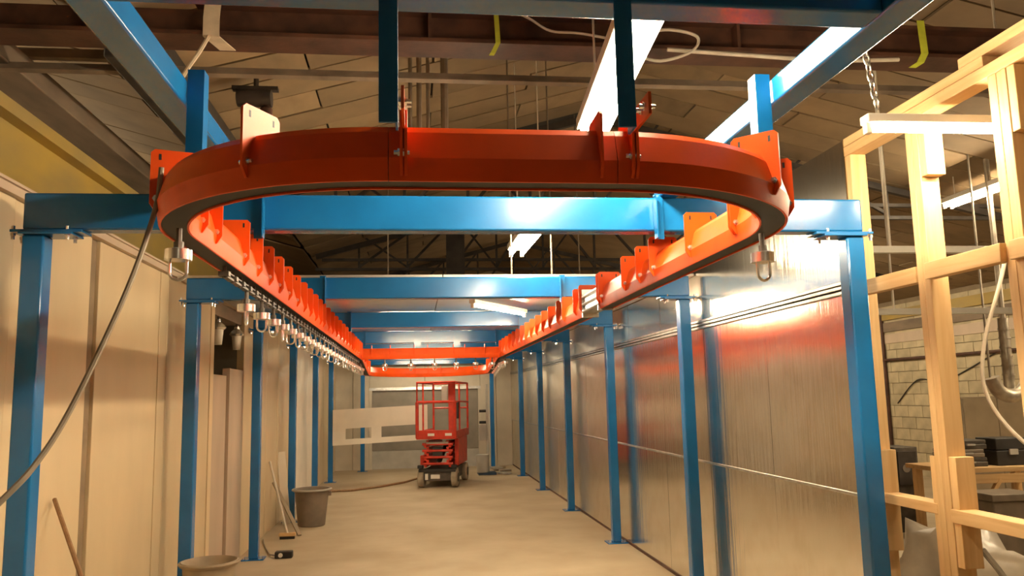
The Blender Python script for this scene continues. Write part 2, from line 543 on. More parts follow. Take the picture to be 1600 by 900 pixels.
# end wall of the booth with a grey door
we = link('wall_back', None)
we.location = (.25, YB, 0)
ROOTS['wall_back'] = (.25, YB, 0)
struct(we, 'pale end wall of the booth around a grey door')
for xa, xb, za, zb in ((-1.95, -1.52, 0, 2.72), (-1.51, -1.12, 0, 2.72), (1.66, 2.05, 0, 2.72), (2.06, 2.45, 0, 2.72), (-1.11, 0.26, 1.99, 2.72), (0.27, 1.65, 1.99, 2.72)):
    build(MB().box(xa, xb, YB, YB + .08, za, zb), 'panel', 'end_panel', we, 0.004)
d = MB().box(-1.06, 1.62, YB + .10, YB + .14, .45, 1.95)
door = struct(build(d, 'door_1', 'grey_door'), 'grey door leaf in the end wall behind the red lift', 'door')
build(MB().box(-1.06, 1.62, YB + .07, YB + .14, 0.0, .44), 'kick_panel', 'grey_light', door)
build(MB().box(-1.12, -1.05, YB - .015, YB + .14, 0, 1.99), 'frame_post', 'end_panel', door)
build(MB().box(1.60, 1.67, YB - .015, YB + .14, 0, 1.99), 'frame_post', 'end_panel', door)
build(MB().box(-1.12, 1.67, YB - .02, YB + .14, 1.93, 2.0), 'frame_head', 'galv', door)

# ------------------------------------------------------------------ roof steel and beams
gd = thing('roof_girder', 'rust-brown riveted steel girder crossing under the roof boards', 'girder', (1.3, 4.82, 3.9))
build(MB().box(HX0, HX1, 4.70, 4.94, 3.90, 3.925), 'bottom_flange', 'rust', gd)
build(MB().box(HX0, HX1 - 2.6, 4.805, 4.835, 3.925, 4.105), 'web', 'rust', gd)
build(MB().box(-1.3, 6.0, 4.72, 4.92, 4.105, 4.13), 'top_flange', 'rust', gd)
for x in (-1.9, 0.1, 2.1, 4.1):
    build(MB().box(x, x + .02, 4.71, 4.80, 3.925, 4.10), 'stiffener', 'rust', gd)
tb = thing('roof_tie', 'thin brown angle-iron tie spanning behind the rusty girder', 'tie bar', (1.3, 5.3, 3.88))
build(MB().box(-5.0, 8.2, 5.28, 5.35, 3.895, 3.905), 'flange', 'old_timber', tb)
build(MB().box(-5.0, 8.2, 5.34, 5.35, 3.905, 3.965), 'leg', 'old_timber', tb)
def truss(y, label):
    t = thing('roof_truss', label, 'truss', (2.2, y, 3.9), group='dark roof trusses')
    xa, xb = -1.6, 9.4
    for z in (3.86, 4.02):
        build(MB().box(xa + (z - 3.86) * .6, 8.0, y - .03, y + .03, z - .022, z + .022), 'bottom_chord', 'dark_steel', t)
    build(MB().bar((xa, y, roof_z(xa) - .10), (2.2, y, RIDGE[1] - .13), .07, .08), 'top_chord', 'dark_steel', t)
    build(MB().bar((2.2, y, RIDGE[1] - .13), (8.6, y, roof_z(8.6) - .12), .07, .08), 'top_chord', 'dark_steel', t)
    xs = [-.9, -.1, .65, 1.4, 2.2, 3.1, 4.0, 5.0, 6.0]
    for i, x in enumerate(xs):
        build(MB().bar((x, y, 3.88), (x, y, roof_z(x) - .12), .035, .035, (0, 1, 0)), 'strut', 'dark_steel', t)
        if i + 1 < len(xs):
            x2 = xs[i + 1]
            p, q = ((x, y, roof_z(x) - .12), (x2, y, 3.9)) if x >= 2.2 else ((x, y, 3.9), (x2, y, roof_z(x2) - .12))
            build(MB().bar(p, q, .04, .04, (0, 1, 0)), 'diagonal', 'dark_steel', t)
            if i % 2 == 0:
                build(MB().bar((q[0], y + .04, p[2]), (p[0], y + .04, q[2]), .03, .03, (0, 1, 0)), 'diagonal', 'dark_steel', t)
for y, lb in ((9.3, 'dark lattice roof truss next beyond the rusty girder'), (13.3, 'dark lattice roof truss beyond the second blue frame'), (17.3, 'dark lattice roof truss farthest down the hall')):
    truss(y, lb)
tag(build(MB().box(-1.90, -1.60, 4.97, 9.2, 3.86, 4.105), 'roof_beam', 'dark_steel', bevel=.01), 'dark heavy roof beam running lengthwise above the left rail', 'beam')
# yellow runway beam above the cream wall
yb_ = thing('runway_beam', 'yellow painted steel I-beam running along above the cream panel wall', 'beam', (-2.6, 10, 3.1))
build(MB().box(-2.64, -2.60, .5, 21, 3.13, 3.55), 'web', 'yellow_beam', yb_)
build(MB().box(-2.72, -2.50, .5, 21, 3.55, 3.64), 'top_flange', 'yellow_beam', yb_)
build(MB().box(-2.80, -2.50, .5, 21, 3.09, 3.13), 'bottom_flange', 'yellow_beam', yb_)
for k in range(4):
    yy = 2.5 + 5.6 * k
    build(MB().box(-2.78, -2.62, yy - .08, yy + .08, 0, 3.09), 'post', 'yellow_beam', yb_)
tag(build(MB().box(-3.02, -2.62, 5.0, 20.5, 3.95, 4.11), 'valley_gutter', 'old_timber', bevel=.01), 'weathered grey timber gutter beam in the roof valley', 'beam')
tag(build(MB().box(-6.9, -2.0, 5.60, 5.66, 4.114, 4.18), 'cross_batten', 'old_timber'), 'grey cross batten under the left roof boards', 'batten')
# ------------------------------------------------------------------ fluorescent lamps
def lamp(name, p, q, label, hang=None, ntube=2, chain=False, group='fluorescent lamps', tr=None, gap=0.0):
    """batten fitting from p to q (tube level), tubes below a white tray"""
    p, q = Vector(p), Vector(q)
    c = (p + q) / 2
    t = thing(name, label, 'lamp', (c.x, c.y, c.z), 0, group)
    d = (q - p).normalized()
    a = Vector((d.y, -d.x, 0))
    up = Vector((0, 0, 1))
    build(MB().bar(p + up * (gap + (.036 if ntube == 1 else .065)), q + up * (gap + (.036 if ntube == 1 else .065)), .07 if ntube == 1 else .17, .04 if ntube == 1 else .06), 'tray', 'enamel', t, .006)
    for s in ((0,) if ntube == 1 else (-1, 1)):
        o = a * (s * .052)
        build(MB().cyl(p + o + d * .03, q + o - d * .03, tr or (.014 if ntube == 1 else .019), n=10), 'tube', 'tube', t)
        for e, dd in ((p, d), (q, -d)):
            build(MB().bar(e + o + dd * .0 + up * gap / 2, e + o + dd * .028 + up * gap / 2, .034, .06 + gap), 'tube_holder', 'enamel', t, .004)
    if hang:
        for e, dd in ((p, d), (q, -d)):
            b0 = e + dd * .15 + up * (.055 + gap)
            if chain:
                continue
            b1 = Vector((b0.x, b0.y, hang if hang != 'roof' else roof_z(b0.x) - .01))
            build(MB().cyl(b0, b1, .006, n=6), 'hanger_rod', 'cable_white', t)
    return t
lamp('ceiling_lamp', (.790, 2.12, 3.05), (.930, 3.93, 3.05), 'bright twin fluorescent lamp above the near end of the track loop', 'roof')
lamp('ceiling_lamp', (.99, 5.90, 3.05), (.965, 7.38, 3.05), 'twin fluorescent lamp hung just over the second blue frame', 'roof')
lamp('ceiling_lamp', (1.0, -4.5, 3.05), (1.0, -3.0, 3.05), 'added single-tube fluorescent fill lamp far behind the viewer', 'roof', 1, tr=.007)  # added fill, gives the near track some front light
lamp('ceiling_lamp', (8.2, 6.0, 3.3), (8.2, 7.5, 3.3), 'added unseen fluorescent fill lamp along the side of the block wall', 'roof')  # added out of view to brighten the block wall
lamp('ceiling_lamp', (-4.6, 4.9, 3.85), (-4.6, 6.35, 3.85), 'fluorescent lamp under the roof slope beyond the cream wall', 'roof', 1, tr=.022, gap=.10)
lamp('ceiling_lamp', (-4.6, 9.2, 3.85), (-4.6, 10.65, 3.85), 'fluorescent lamp farther along beyond the cream wall', 'roof', 1, tr=.022, gap=.10)
lamp('ceiling_lamp', (6.50, 8.85, 3.90), (6.50, 7.35, 3.90), 'fluorescent lamp glaring behind the timber studs', 'roof')
lamp('ceiling_lamp', (6.50, 13.9, 3.90), (6.50, 12.4, 3.90), 'added fluorescent fill lamp near the painted block wall, hidden behind the sheet wall', 'roof')  # added fill for the block wall, concealed by the sheet wall
lamp('ceiling_lamp', (6.50, 17.5, 3.90), (6.50, 16.0, 3.90), 'added hidden fluorescent fill lamp at the far end of the painted block wall', 'roof')  # second added fill lamp, also kept out of sight
# the near lamp between the timber studs, hung on chains
nl = lamp('batten_lamp', (1.99, 3.2, 2.865), (3.42, 3.2, 2.875), 'white batten lamp with a glaring tube on a chain between the studs', None, 1, tr=.021)
def chain_part(p, q, parent, n, m='galv'):
    p, q = Vector(p), Vector(q)
    d = (q - p) / n
    b = MB()
    t = d.normalized()
    a = t.cross(Vector((0, 1, 0))).normalized()
    c = t.cross(a)
    for k in range(n):
        ctr = p + d * (k + .5)
        s = a if k % 2 else c
        pts = []
        for j in range(9):
            g = 2 * math.pi * j / 8
            pts.append(ctr + t * (math.cos(g) * d.length * .68) + s * (math.sin(g) * d.length * .34))
        b.tube(pts, d.length * .11, 5, False)
    build(b, 'chain', m, parent)
chain_part((2.06, 3.2, 2.96), (1.98, 3.22, 3.62), nl, 16)
chain_part((3.30, 3.2, 2.97), (3.30, 3.22, 3.62), nl, 16)
build(MB().cyl((1.98, 3.22, 3.6), (1.98, 3.22, roof_z(1.98)), .004, n=6), 'hanger_rod', 'cable_white', nl)
build(MB().cyl((3.30, 3.22, 3.6), (3.30, 3.22, roof_z(3.3)), .004, n=6), 'hanger_rod', 'cable_white', nl)
# booth lamps under the aluminium ceiling
lamp('booth_lamp', (0.57, 7.82, 2.62), (1.23, 8.80, 2.62), 'slanted fluorescent lamp under the aluminium ceiling behind the second blue frame', None, 1)
lamp('booth_lamp', (1.60, 7.02, 2.64), (1.75, 8.42, 2.64), 'fluorescent lamp under the aluminium ceiling close above the right rail', None, 1)
for y, lb in ((10.35, 'fluorescent lamp under the aluminium ceiling between third and fourth frames'), (13.0, 'fluorescent lamp under the aluminium ceiling between fourth and fifth frames'), (15.75, 'fluorescent lamp under the aluminium ceiling between fifth and sixth frames'), (18.4, 'fluorescent lamp under the aluminium ceiling beyond the sixth frame')):
    lamp('booth_lamp', (-.45, y, 2.655), (.95, y, 2.655), lb, None, 1)

# ------------------------------------------------------------------ blue portal frames
bolt_me = MB().lathe([(.013, -.012), (.013, 0), (.009, 0), (.009, .018)], n=6).mesh('bolt', 'zinc')
ordn = ['first', 'second', 'third', 'fourth', 'fifth', 'sixth']
HB = .05
def portal(k, y, xl, xr, label):
    t = thing('portal_frame', label, 'steel frame', ((xl + xr) / 2, y, 0), group='blue steel portal frames')
    build(MB().box(xl, xr, y - .05, y + .05, ZB, ZT), 'beam', 'blue', t, .010)
    for xa, s in ((xl, 1), (xr - .10, -1)):
        build(MB().box(xa, xa + .10, y - .05, y + .05, .012, ZB - .024), 'column', 'blue', t, .010)
        c = xa + .05
        cp = build(MB().box(c - .12 + (.06 if s > 0 else -.06), c + .12 + (.06 if s > 0 else -.06), y - .07, y + .07, ZB - .024, ZB - .013), 'cap_plate', 'blue', t, .002)
        cq = build(MB().box(c - .16 + s * .06, c + .16 + s * .06, y - .06, y + .06, ZB - .013, ZB), 'beam_plate', 'blue', t, .002)
        for dx in (-.09 if s > 0 else -.15, .15 if s > 0 else .09):
            for dy in (-.045, .045):
                inst('bolt', bolt_me, (c + dx, y + dy, ZB), cp, (0, 0, 0))
                inst('bolt', bolt_me, (c + dx, y + dy, ZB - .03), cp, (math.pi, 0, 0))
        bp = build(MB().box(c - .12, c + .12, y - .10, y + .10, 0, .012), 'base_plate', 'blue', t, .002)
        for dx in (-.09, .09):
            inst('bolt', bolt_me, (c + dx, y - .07, .02), bp)
    return t
frames = []
for k, y in enumerate(FY):
    lb = {0: 'nearest blue steel portal frame beside the end of the timber stud wall',
          1: 'blue steel portal frame carrying the front edge of the aluminium ceiling',
          2: 'third blue steel portal frame counted from the timber stud wall',
          3: 'fourth blue steel portal frame, beside the grey bin',
          4: 'fifth blue steel portal frame counted from the timber stud wall',
          5: 'sixth blue steel portal frame, beside the red lift'}[k]
    frames.append(portal(k, y, XL, XR, lb))
portal(6, 19.95, -1.30, 1.96, 'narrower blue steel portal frame in front of the end wall')
# hangers that carry the track under the frames
for k, t in enumerate(frames):
    y = FY[k]
    for x, s in ((RL + .075, 1), (RR - .06, -1)):
        if k < 4:
            build(MB().box(x - .025, x + .025, y - .062, y - .056, 2.50, ZT + .012).box(x + s * .019, x + s * .025, y - .11, y - .062, 2.50, ZT), 'hanger_angle', 'blue', t)

# ------------------------------------------------------------------ upper blue ladder frame in front of the first portal
lf = thing('support_frame', 'blue steel ladder frame resting on the nearest portal beam above the track bend', 'steel frame', (.25, 2.5, ZT))
for x in (RL, RR):
    build(MB().box(x - .05, x + .05, -2.0, 4.0, ZT + .001, ZT + .095), 'long_beam', 'blue', lf, .008)
build(MB().box(RL + .05, RR - .05, 1.90, 2.0, ZT + .001, ZT + .095), 'cross_beam', 'blue', lf, .008)
for x0 in (-.082, .515):
    build(MB().box(x0, x0 + .046, 1.888, 1.895, 2.385, ZT + .09).box(x0 + .04, x0 + .046, 1.895, 1.95, 2.385, ZT), 'hanger_angle', 'blue', lf)
build(MB().box(-.763, -.708, 2.72, 2.727, 2.43, ZT + .13).box(-.714, -.708, 2.727, 2.78, 2.43, ZT + .13), 'hanger_angle', 'blue', lf)
build(MB().box(1.205, 1.26, 2.58, 2.587, 2.43, ZT + .11).box(1.205, 1.211, 2.587, 2.64, 2.43, ZT + .11), 'hanger_angle', 'blue', lf)
for y in (-1.95, .3):
    for x in (RL, RR):
        pass
# posts that carry the near end of the ladder frame, behind the viewer
for x in (RL, RR):
    build(MB().box(x - .05, x + .05, -2.0, -1.9, 0, ZT + .001), 'post', 'blue', lf, .008)

# ------------------------------------------------------------------ the orange conveyor track
trk = thing('conveyor_track', 'orange enclosed overhead conveyor track looping down the booth with bolted flange plates', 'conveyor', (.25, 2.16, TZ))
PROF = [(-.040, .030), (-.040, 0), (-.047, 0), (-.050, .010), (-.058, .062), (-.036, .140), (-.024, .158), (.024, .158), (.036, .140), (.058, .062), (.050, .010), (.047, 0), (.040, 0), (.040, .030)]
SLOT = [(-.0395, .006), (.0395, .006), (.0395, .029), (-.0395, .029)]
PATHS = []
def arc(cx, cy, r, a0, a1, n, z0=TZ, z1=None):
    z1 = z0 if z1 is None else z1
    return [(cx + r * math.cos(a0 + (a1 - a0) * i / n), cy + r * math.sin(a0 + (a1 - a0) * i / n), z0 + (z1 - z0) * i / n) for i in range(n + 1)]
BR = .75
def seg(path, nm, m='orange'):
    o = build(MB().sweep(PROF, path), nm, m, trk, sharp=10)
    build(MB().sweep(SLOT, path), 'slot_shade', 'black_rubber', o)  # black strip puts the shade inside the open slot into the colour
seg(arc(RL + BR, NY + BR, BR, math.pi, 1.5 * math.pi, 20), 'bend')
seg(arc(RR - BR, NY + BR, BR, 1.5 * math.pi, 2 * math.pi, 20), 'bend')
seg([(RL + BR, NY, TZ), (RR - BR, NY, TZ)], 'rail')
def run(x, ys, m='orange'):
    for a, b_ in zip(ys[:-1], ys[1:]):
        seg([(x, a, TZ), (x, b_, TZ)], 'rail', m)
YE = 11.95
run(RL, [NY + BR, 4.64, 7.6, 10.2, 12.2])
run(RR, [NY + BR, 4.2, 5.32])
run(RR, [5.86, 8.9, 12.2])
gi = MB().box(RR - .062, RR + .062, 5.32, 5.345, TZ - .01, 2.50).box(RR - .062, RR + .062, 5.835, 5.86, TZ - .01, 2.50)
gi.box(RR - .05, RR + .05, 5.34, 5.84, TZ + .02, TZ + .16)
for dz in (.03, .085, .14):
    gi.tube([(RR - .055, 5.34, TZ + dz), (RR - .055, 5.84, TZ + dz)], .012, 8)
o = build(gi, 'inspection_section', 'galv', trk)
o['label'] = 'galvanised inspection section without paint'
# cross run and the sloping far loop
seg([(RL + .05, YE, TZ), (RR - .05, YE, TZ)], 'rail')
ZF, FB, FR = 2.10, 13.9, .80
seg([(RL, 12.2, TZ), (RL, FB, ZF + .03)], 'rail')
seg([(RR, 12.2, TZ), (RR, FB, ZF + .03)], 'rail')
seg(arc(RL + FR, FB, FR, math.pi, .5 * math.pi, 14, ZF + .03, ZF), 'bend')
seg(arc(RR - FR, FB, FR, 0, .5 * math.pi, 14, ZF + .03, ZF), 'bend')
seg([(RL + FR, FB + FR, ZF), (RR - FR, FB + FR, ZF)], 'rail')
# flange plates: lower corners chamfered, a hanging tab above the rail
def plate_mesh(nm, hw, z0, z1, th=.008, skew=0):
    poly = [(-hw + .02, z0), (hw - .02, z0), (hw, z0 + .03), (hw, z1 - .012), (hw - .012, z1), (-hw + .012, z1), (-hw, z1 - .012), (-hw, z0 + .03)]
    return MB().prism(poly, (0, 0, 0), (1, 0, 0), (0, 0, 1), th).mesh(nm, 'orange')
pl = plate_mesh('flange_plate', .078, .030, .240)
pl_s = plate_mesh('flange_plate', .072, .014, .205)
nut = MB().lathe([(.007, -.02), (.007, -.010), (.012, -.010), (.012, .0), (.012, .010), (.006, .010), (.006, .022)], n=6).mesh('bolt', 'zinc')
hole = MB().box(-.004, .004, -.0046, .0046, -.010, .010).mesh('bolt_hole', 'black_rubber')
def plate(x, y, ang, z=TZ, me=None, bolts=True):
    o = inst('flange_plate', me or pl, (x, y, z), trk, (0, 0, ang))
    if bolts:
        for a, h in ((-.058, .075), (.058, .075)):
            bo = link('bolt', nut, o)
            bo.location = (a, 0, h)
            bo.rotation_euler = (R(90), 0, 0)
        for a in (-.05, .05):
            bo = link('bolt_hole', hole, o)
            bo.location = (a, 0, .215)
    return o
# bends (angle measured from the straight run)
for a in (20, 61):
    aa = R(a)
    plate(RL + BR - BR * math.cos(aa), NY + BR - BR * math.sin(aa), aa)
for a in (20, 45):
    aa = R(a)
    plate(RR - BR + BR * math.cos(aa), NY + BR - BR * math.sin(aa), -aa)
for x in (RL + BR + .04, RR - BR + .05):
    plate(x - .006, NY, R(90), me=pl_s)
    plate(x + .006, NY, R(90), me=pl_s, bolts=False)
    build(MB().box(x - .004, x + .004, 1.94, 2.22, TZ + .14, TZ + .20), 'splice_tab', 'orange', trk)
    for yy in (1.97, 2.0):
        bo = inst('bolt', nut, (x, yy, TZ + .17), trk, (0, R(90), 0))
plate(RR - BR - .045, NY, R(90), me=pl_s, bolts=False)
left_y = [2.95, 3.16, 3.68, 4.00, 4.32, 4.63, 4.65, 4.98, 5.33, 5.66, 5.98, 6.31, 6.62, 6.86, 7.24, 7.59, 7.61, 7.98, 8.4, 8.8, 9.2, 9.6, 10.0, 10.21, 10.6, 11.0, 11.4, 11.75]
right_y = [2.95, 2.97, 3.48, 4.05, 4.31, 4.63, 5.24, 5.30, 5.88, 6.11, 6.60, 6.87, 7.30, 7.7, 8.1, 8.5, 8.89, 8.91, 9.3, 9.7, 10.1, 10.5, 10.9, 11.3, 11.7]
for y in left_y: plate(RL, y, 0, bolts=y < 5.4)
for y in right_y: plate(RR, y, 0, bolts=y < 5.4)
for x in (-.62, -.35, 0.0, .20, .58, .75, 1.05): plate(x, YE, R(90), bolts=False, me=pl_s)
for x in (.02, .25, .48): plate(x, FB + FR, R(90), z=ZF, bolts=False, me=pl_s)
for y in (12.6, 13.2, 13.85):
    for x in (RL, RR): plate(x, y, 0, z=TZ + (ZF + .03 - TZ) * (y - 12.2) / (FB - 12.2), bolts=False)
# short blue drops carrying the cross run
for x in (0.05, .64):
    build(MB().box(x - .05, x + .05, 12.06, 12.10, 2.46, ZT), 'cross_run_drop', 'blue', frames[3])
    build(MB().box(x - .05, x + .05, 11.9, 12.10, 2.455, 2.47), 'drop_shoe', 'blue', frames[3])

# conveyor chain under the left run
ch = thing('conveyor_chain', 'grey steel conveyor chain running below the left orange rail', 'chain', (RL, 8, TZ - .03))
lk = MB()
lk.box(-.012, .012, -.070, .070, -.016, -.006).box(-.012, .012, -.070, .070, .006, .012)
lk.cyl((0, -.07, -.02), (0, -.07, .034), .009, n=6)
lk.box(-.022, .022, -.090, -.052, -.012, .008)
lkm = lk.mesh('chain_link', 'chain_steel')
y = 3.62
while y < 12.0:
    inst('chain_link', lkm, (RL, y, TZ - .026), ch)
    y += .16
# pendants: stem, round cap and a U-shaped hook
def pendant(x, y, z, rz, label, group):
    t = thing('load_hook', label, 'hook', (x, y, z), rz, group)
    b = MB().cyl((0, 0, .0), (0, 0, -.045), .010, n=8).cyl((0, 0, -.045), (0, 0, -.07), .016, n=8)
    build(b, 'stem', 'chain_steel', t, local=True)
    build(MB().lathe([(.030, -.108), (.043, -.106), (.043, -.072), (.030, -.068)], n=18), 'cap', 'zinc', t, local=True)
    pts = [(-.026, 0, -.106)] + [(-.026 * math.cos(g), 0, -.145 - .026 * math.sin(g)) for g in [math.pi * i / 8 for i in range(9)]] + [(.026, 0, -.106)]
    build(MB().tube(pts, .0055, 7), 'u_bolt', 'zinc', t, local=True)
    return t
h0 = pendant(-.762, 2.68, TZ - .012, R(10), 'silver cap hook hanging alone under the left track bend', 'hooks under the track')
def hook(x, y, z, rz, label, group):
    c = copy_tree(h0)
    c.location = (x, y, z)
    c.rotation_euler = (0, 0, rz)
    c['label'], c['group'] = label, group
    return c
hook(1.247, 2.70, TZ - .020, R(12), 'silver cap hook hanging alone under the right track bend', 'hooks under the track')
y, k = 4.02, 0
LBH = 'silver cap hook in the dense far part of the row under the left rail'
ORD = ['first', 'second', 'third', 'fourth', 'fifth', 'sixth', 'seventh', 'eighth', 'ninth']
rh = random.Random(5)
while y < 11.9:
    hook(RL, y, TZ - .035, R(rh.choice([0, 8, 35, 70, 90])), (ORD[k] + ' silver cap hook from the bend in the row under the left rail') if k < len(ORD) else LBH, 'hooks under the left rail')
    y += .40 if k == 0 else (.36 if k == 1 else .33)
    k += 1
for y in (12.25, 12.40, 12.55, 12.70):
    hook(RL, y, TZ - .035, R(20), 'silver cap hook bunched just past the cross track on the left rail', 'hooks bunched on the left rail')
for i, x in enumerate((-.43, -.05, .30, .62, .91, 1.16)):
    hook(x, YE, TZ, R(rh.uniform(-25, 60)), ORD[i] + ' silver cap hook from the left rail under the orange cross track', 'hooks under the cross track')
for k in range(9):
    y = 11.6 + k * .20
    z = TZ if y < 12.2 else TZ + (ZF + .03 - TZ) * (y - 12.2) / (FB - 12.2)
    hook(RR, y, z, R(75), 'silver cap hook bunched at the far end of the right rail', 'hooks bunched on the right rail')

# ------------------------------------------------------------------ timber stud wall on the right
sw = thing('stud_wall', 'open pine stud wall with rails and noggings beside the sheet wall', 'stud wall', (2.5, 3, 0))
def stud(y0, y1, z0=0.0, z1=3.03, x0=WR, x1=WR + .095):
    return build(MB().box(x0, x1, y0, y1, z0, z1), 'stud', 'pine_z', sw, .003)
stud(4.105, 4.16)
stud(3.555, 3.60); stud(3.505, 3.553)
stud(2.955, 3.005); stud(2.90, 2.953)
stud(2.30, 2.345); stud(1.70, 1.745); stud(1.10, 1.145)
build(MB().box(WR - .003, WR + .095, 1.1, 4.16, 3.03, 3.085), 'top_plate', 'pine_y', sw, .003)
build(MB().box(WR - .002, WR + .095, 3.02, 4.16, 3.087, 3.135), 'top_plate', 'pine_y', sw, .003)
build(MB().box(WR + .004, WR + .10, 1.1, 3.18, 3.138, 3.185), 'top_plate', 'pine_y', sw, .003)
build(MB().box(WR, WR + .095, 1.1, 4.16, 0, .045), 'sole_plate', 'pine_y', sw, .003)
build(MB().box(WR - .002, WR + .045, 3.61, 4.10, 2.225, 2.305), 'rail', 'pine_y', sw, .003)
build(MB().box(WR - .03, WR + .02, 3.0, 3.50, 2.225, 2.305), 'rail', 'pine_y', sw, .003)
build(MB().box(WR - .03, WR + .02, 1.1, 2.95, 2.225, 2.305), 'rail', 'pine_y', sw, .003)
build(MB().box(WR + .0, WR + .09, 3.61, 4.10, 1.12, 1.17), 'rail', 'pine_y', sw, .003)
build(MB().box(WR - .012, WR + .085, 3.01, 3.50, 1.10, 1.16), 'rail', 'pine_y', sw, .003)
build(MB().box(WR - .012, WR + .085, 2.35, 2.90, 1.10, 1.16), 'rail', 'pine_y', sw, .003)
# sistered short blocks
for y0, y1, z0, z1 in ((4.06, 4.103, .87, 1.39), (3.455, 3.503, .90, 1.395), (3.602, 3.64, .6, 1.39), (3.455, 3.503, 2.73, 3.028), (2.855, 2.898, .88, 1.37), (2.855, 2.898, 2.75, 3.028)):
    build(MB().box(WR + .003, WR + .098, y0, y1, z0, z1), 'block', 'pine_z', sw, .003)

# ------------------------------------------------------------------ red scissor lift
lift = thing('scissor_lift', 'small red scissor lift with guard rails parked at the end of the booth', 'lift', (.42, 15.78, 0), R(-12))
def lp(b, name, m, parent=None, bevel=.006):
    return build(b, name, m, parent or lift, bevel, local=True)
lp(MB().box(-.30, .30, .06, 1.66, .13, .34), 'chassis', 'chassis')
fp = lp(MB().box(-.36, .36, .02, .08, .30, .36), 'front_bumper', 'black_rubber')
lp(MB().box(-.13, .05, .045, .065, .17, .25), 'number_plate', 'decal')
lp(MB().box(-.24, -.18, .04, .06, .15, .27), 'head_lamp', 'decal')
for sx in (-1, 1):
    for yy in (.17, 1.45):
        wl_ = lp(MB().cyl((sx * .27, yy, .185), (sx * .385, yy, .185), .185, n=20), 'wheel', 'tyre', bevel=.02)
        lp(MB().cyl((sx * .385, yy, .185), (sx * .395, yy, .185), .085, n=14), 'hub', 'chassis', wl_, 0)
for sx in (-1, 1):
    lp(MB().box(sx * .33 - .05, sx * .33 + .05, .0, .14, .37, .43), 'corner_pad', 'black_rubber')
# side cabinets
lp(MB().box(.30, .385, .30, 1.45, .40, .93), 'side_cabinet', 'lift_red', bevel=.015)
lp(MB().box(-.385, -.30, .30, 1.45, .40, .60), 'side_cabinet', 'lift_red', bevel=.015)
# folded scissor arms
for i in range(4):
    z = .42 + i * .125
    for sx in (-.24, .24):
        lp(MB().bar((sx, .10, z), (sx, 1.60, z + .07), .05, .075), 'scissor_arm', 'lift_red')
        lp(MB().bar((sx * .82, .10, z + .07), (sx * .82, 1.60, z), .05, .075), 'scissor_arm', 'lift_red')
    lp(MB().cyl((-.30, .11, z + .03), (.30, .11, z + .03), .026, n=10), 'pivot_pin', 'lift_red', bevel=0)
lp(MB().cyl((0, .3, .5), (0, 1.2, .78), .05, n=12), 'hydraulic_ram', 'black_rubber', bevel=0)
lp(MB().box(-.10, .10, .10, .2, .55, .76), 'valve_box', 'black_rubber')
lp(MB().box(-.22, .22, .085, .12, .83, .87), 'cross_bar', 'grey_light')
# platform with toe boards
plt = lp(MB().box(-.385, .385, -.05, 1.70, .925, .96), 'platform', 'lift_red')
lp(MB().box(-.385, .385, -.06, -.04, .93, 1.10), 'toe_board', 'lift_red')
lp(MB().box(-.39, -.37, -.05, 1.70, .93, 1.08), 'toe_board', 'lift_red')
lp(MB().box(.37, .39, -.05, 1.70, .93, 1.08), 'toe_board', 'lift_red')
for xa in (-.16, .18):
    lp(MB().box(xa, xa + .13, -.066, -.06, .99, 1.04), 'label_plate', 'decal', bevel=0)
# guard rails
def rail(pts, r=.019, nm='guard_rail'):
    lp(MB().tube(pts, r, 8), nm, 'lift_red', bevel=0)
for sx in (-.37, .37):
    rail([(sx, -.04, .95), (sx, -.04, 1.64)], .034, 'guard_post')
    rail([(sx, .55, .95), (sx, .55, 2.02)], .018, 'guard_post')
    rail([(sx, 1.68, .95), (sx, 1.68, 2.02)], .022, 'guard_post')
    rail([(sx, -.04, 1.64), (sx, .55, 1.64), (sx, 1.68, 1.62)])
    rail([(sx, -.04, 2.02), (sx, 1.68, 2.02)])
    rail([(sx, -.04, 1.64), (sx, -.04, 2.02)], .016)
rail([(-.37, -.04, 1.64), (.37, -.04, 1.64)], .026)
rail([(-.37, -.04, 2.02), (.37, -.04, 2.02)])
rail([(-.37, 1.68, 2.02), (.37, 1.68, 2.02)])
rail([(-.37, 1.68, 1.50), (.37, 1.68, 1.50)])
lp(MB().box(.25, .385, -.055, -.01, 1.10, 2.0), 'gate_panel', 'lift_red')
lp(MB().box(.20, .36, .50, .62, 1.30, 1.62), 'control_box', 'black_rubber')
lp(MB().box(.08, .20, .15, .25, 1.66, 1.95), 'document_box', 'grey_light')

# ------------------------------------------------------------------ white sheet with two slots behind the lift
pt = MB()
P0 = Vector((-1.722, 17.50, .765))
def PX(a, h): return (a, h)
ux = Vector((1, .02, .034)).normalized()
for xa, xb, za, zb in ((0, 2.0, .34, .745), (0, 2.0, 0, .115), (0, .27, .115, .34), (.81, 1.02, .115, .34), (1.75, 2.0, .115, .34)):
    pt.prism([(xa, za), (xb, za), (xb, zb), (xa, zb)], P0, ux, (0, 0, 1), .018)
tag(build(pt, 'cut_panel', 'white_board', smooth=False), 'pale sheet panel with two cut slots fixed to a blue column', 'panel')

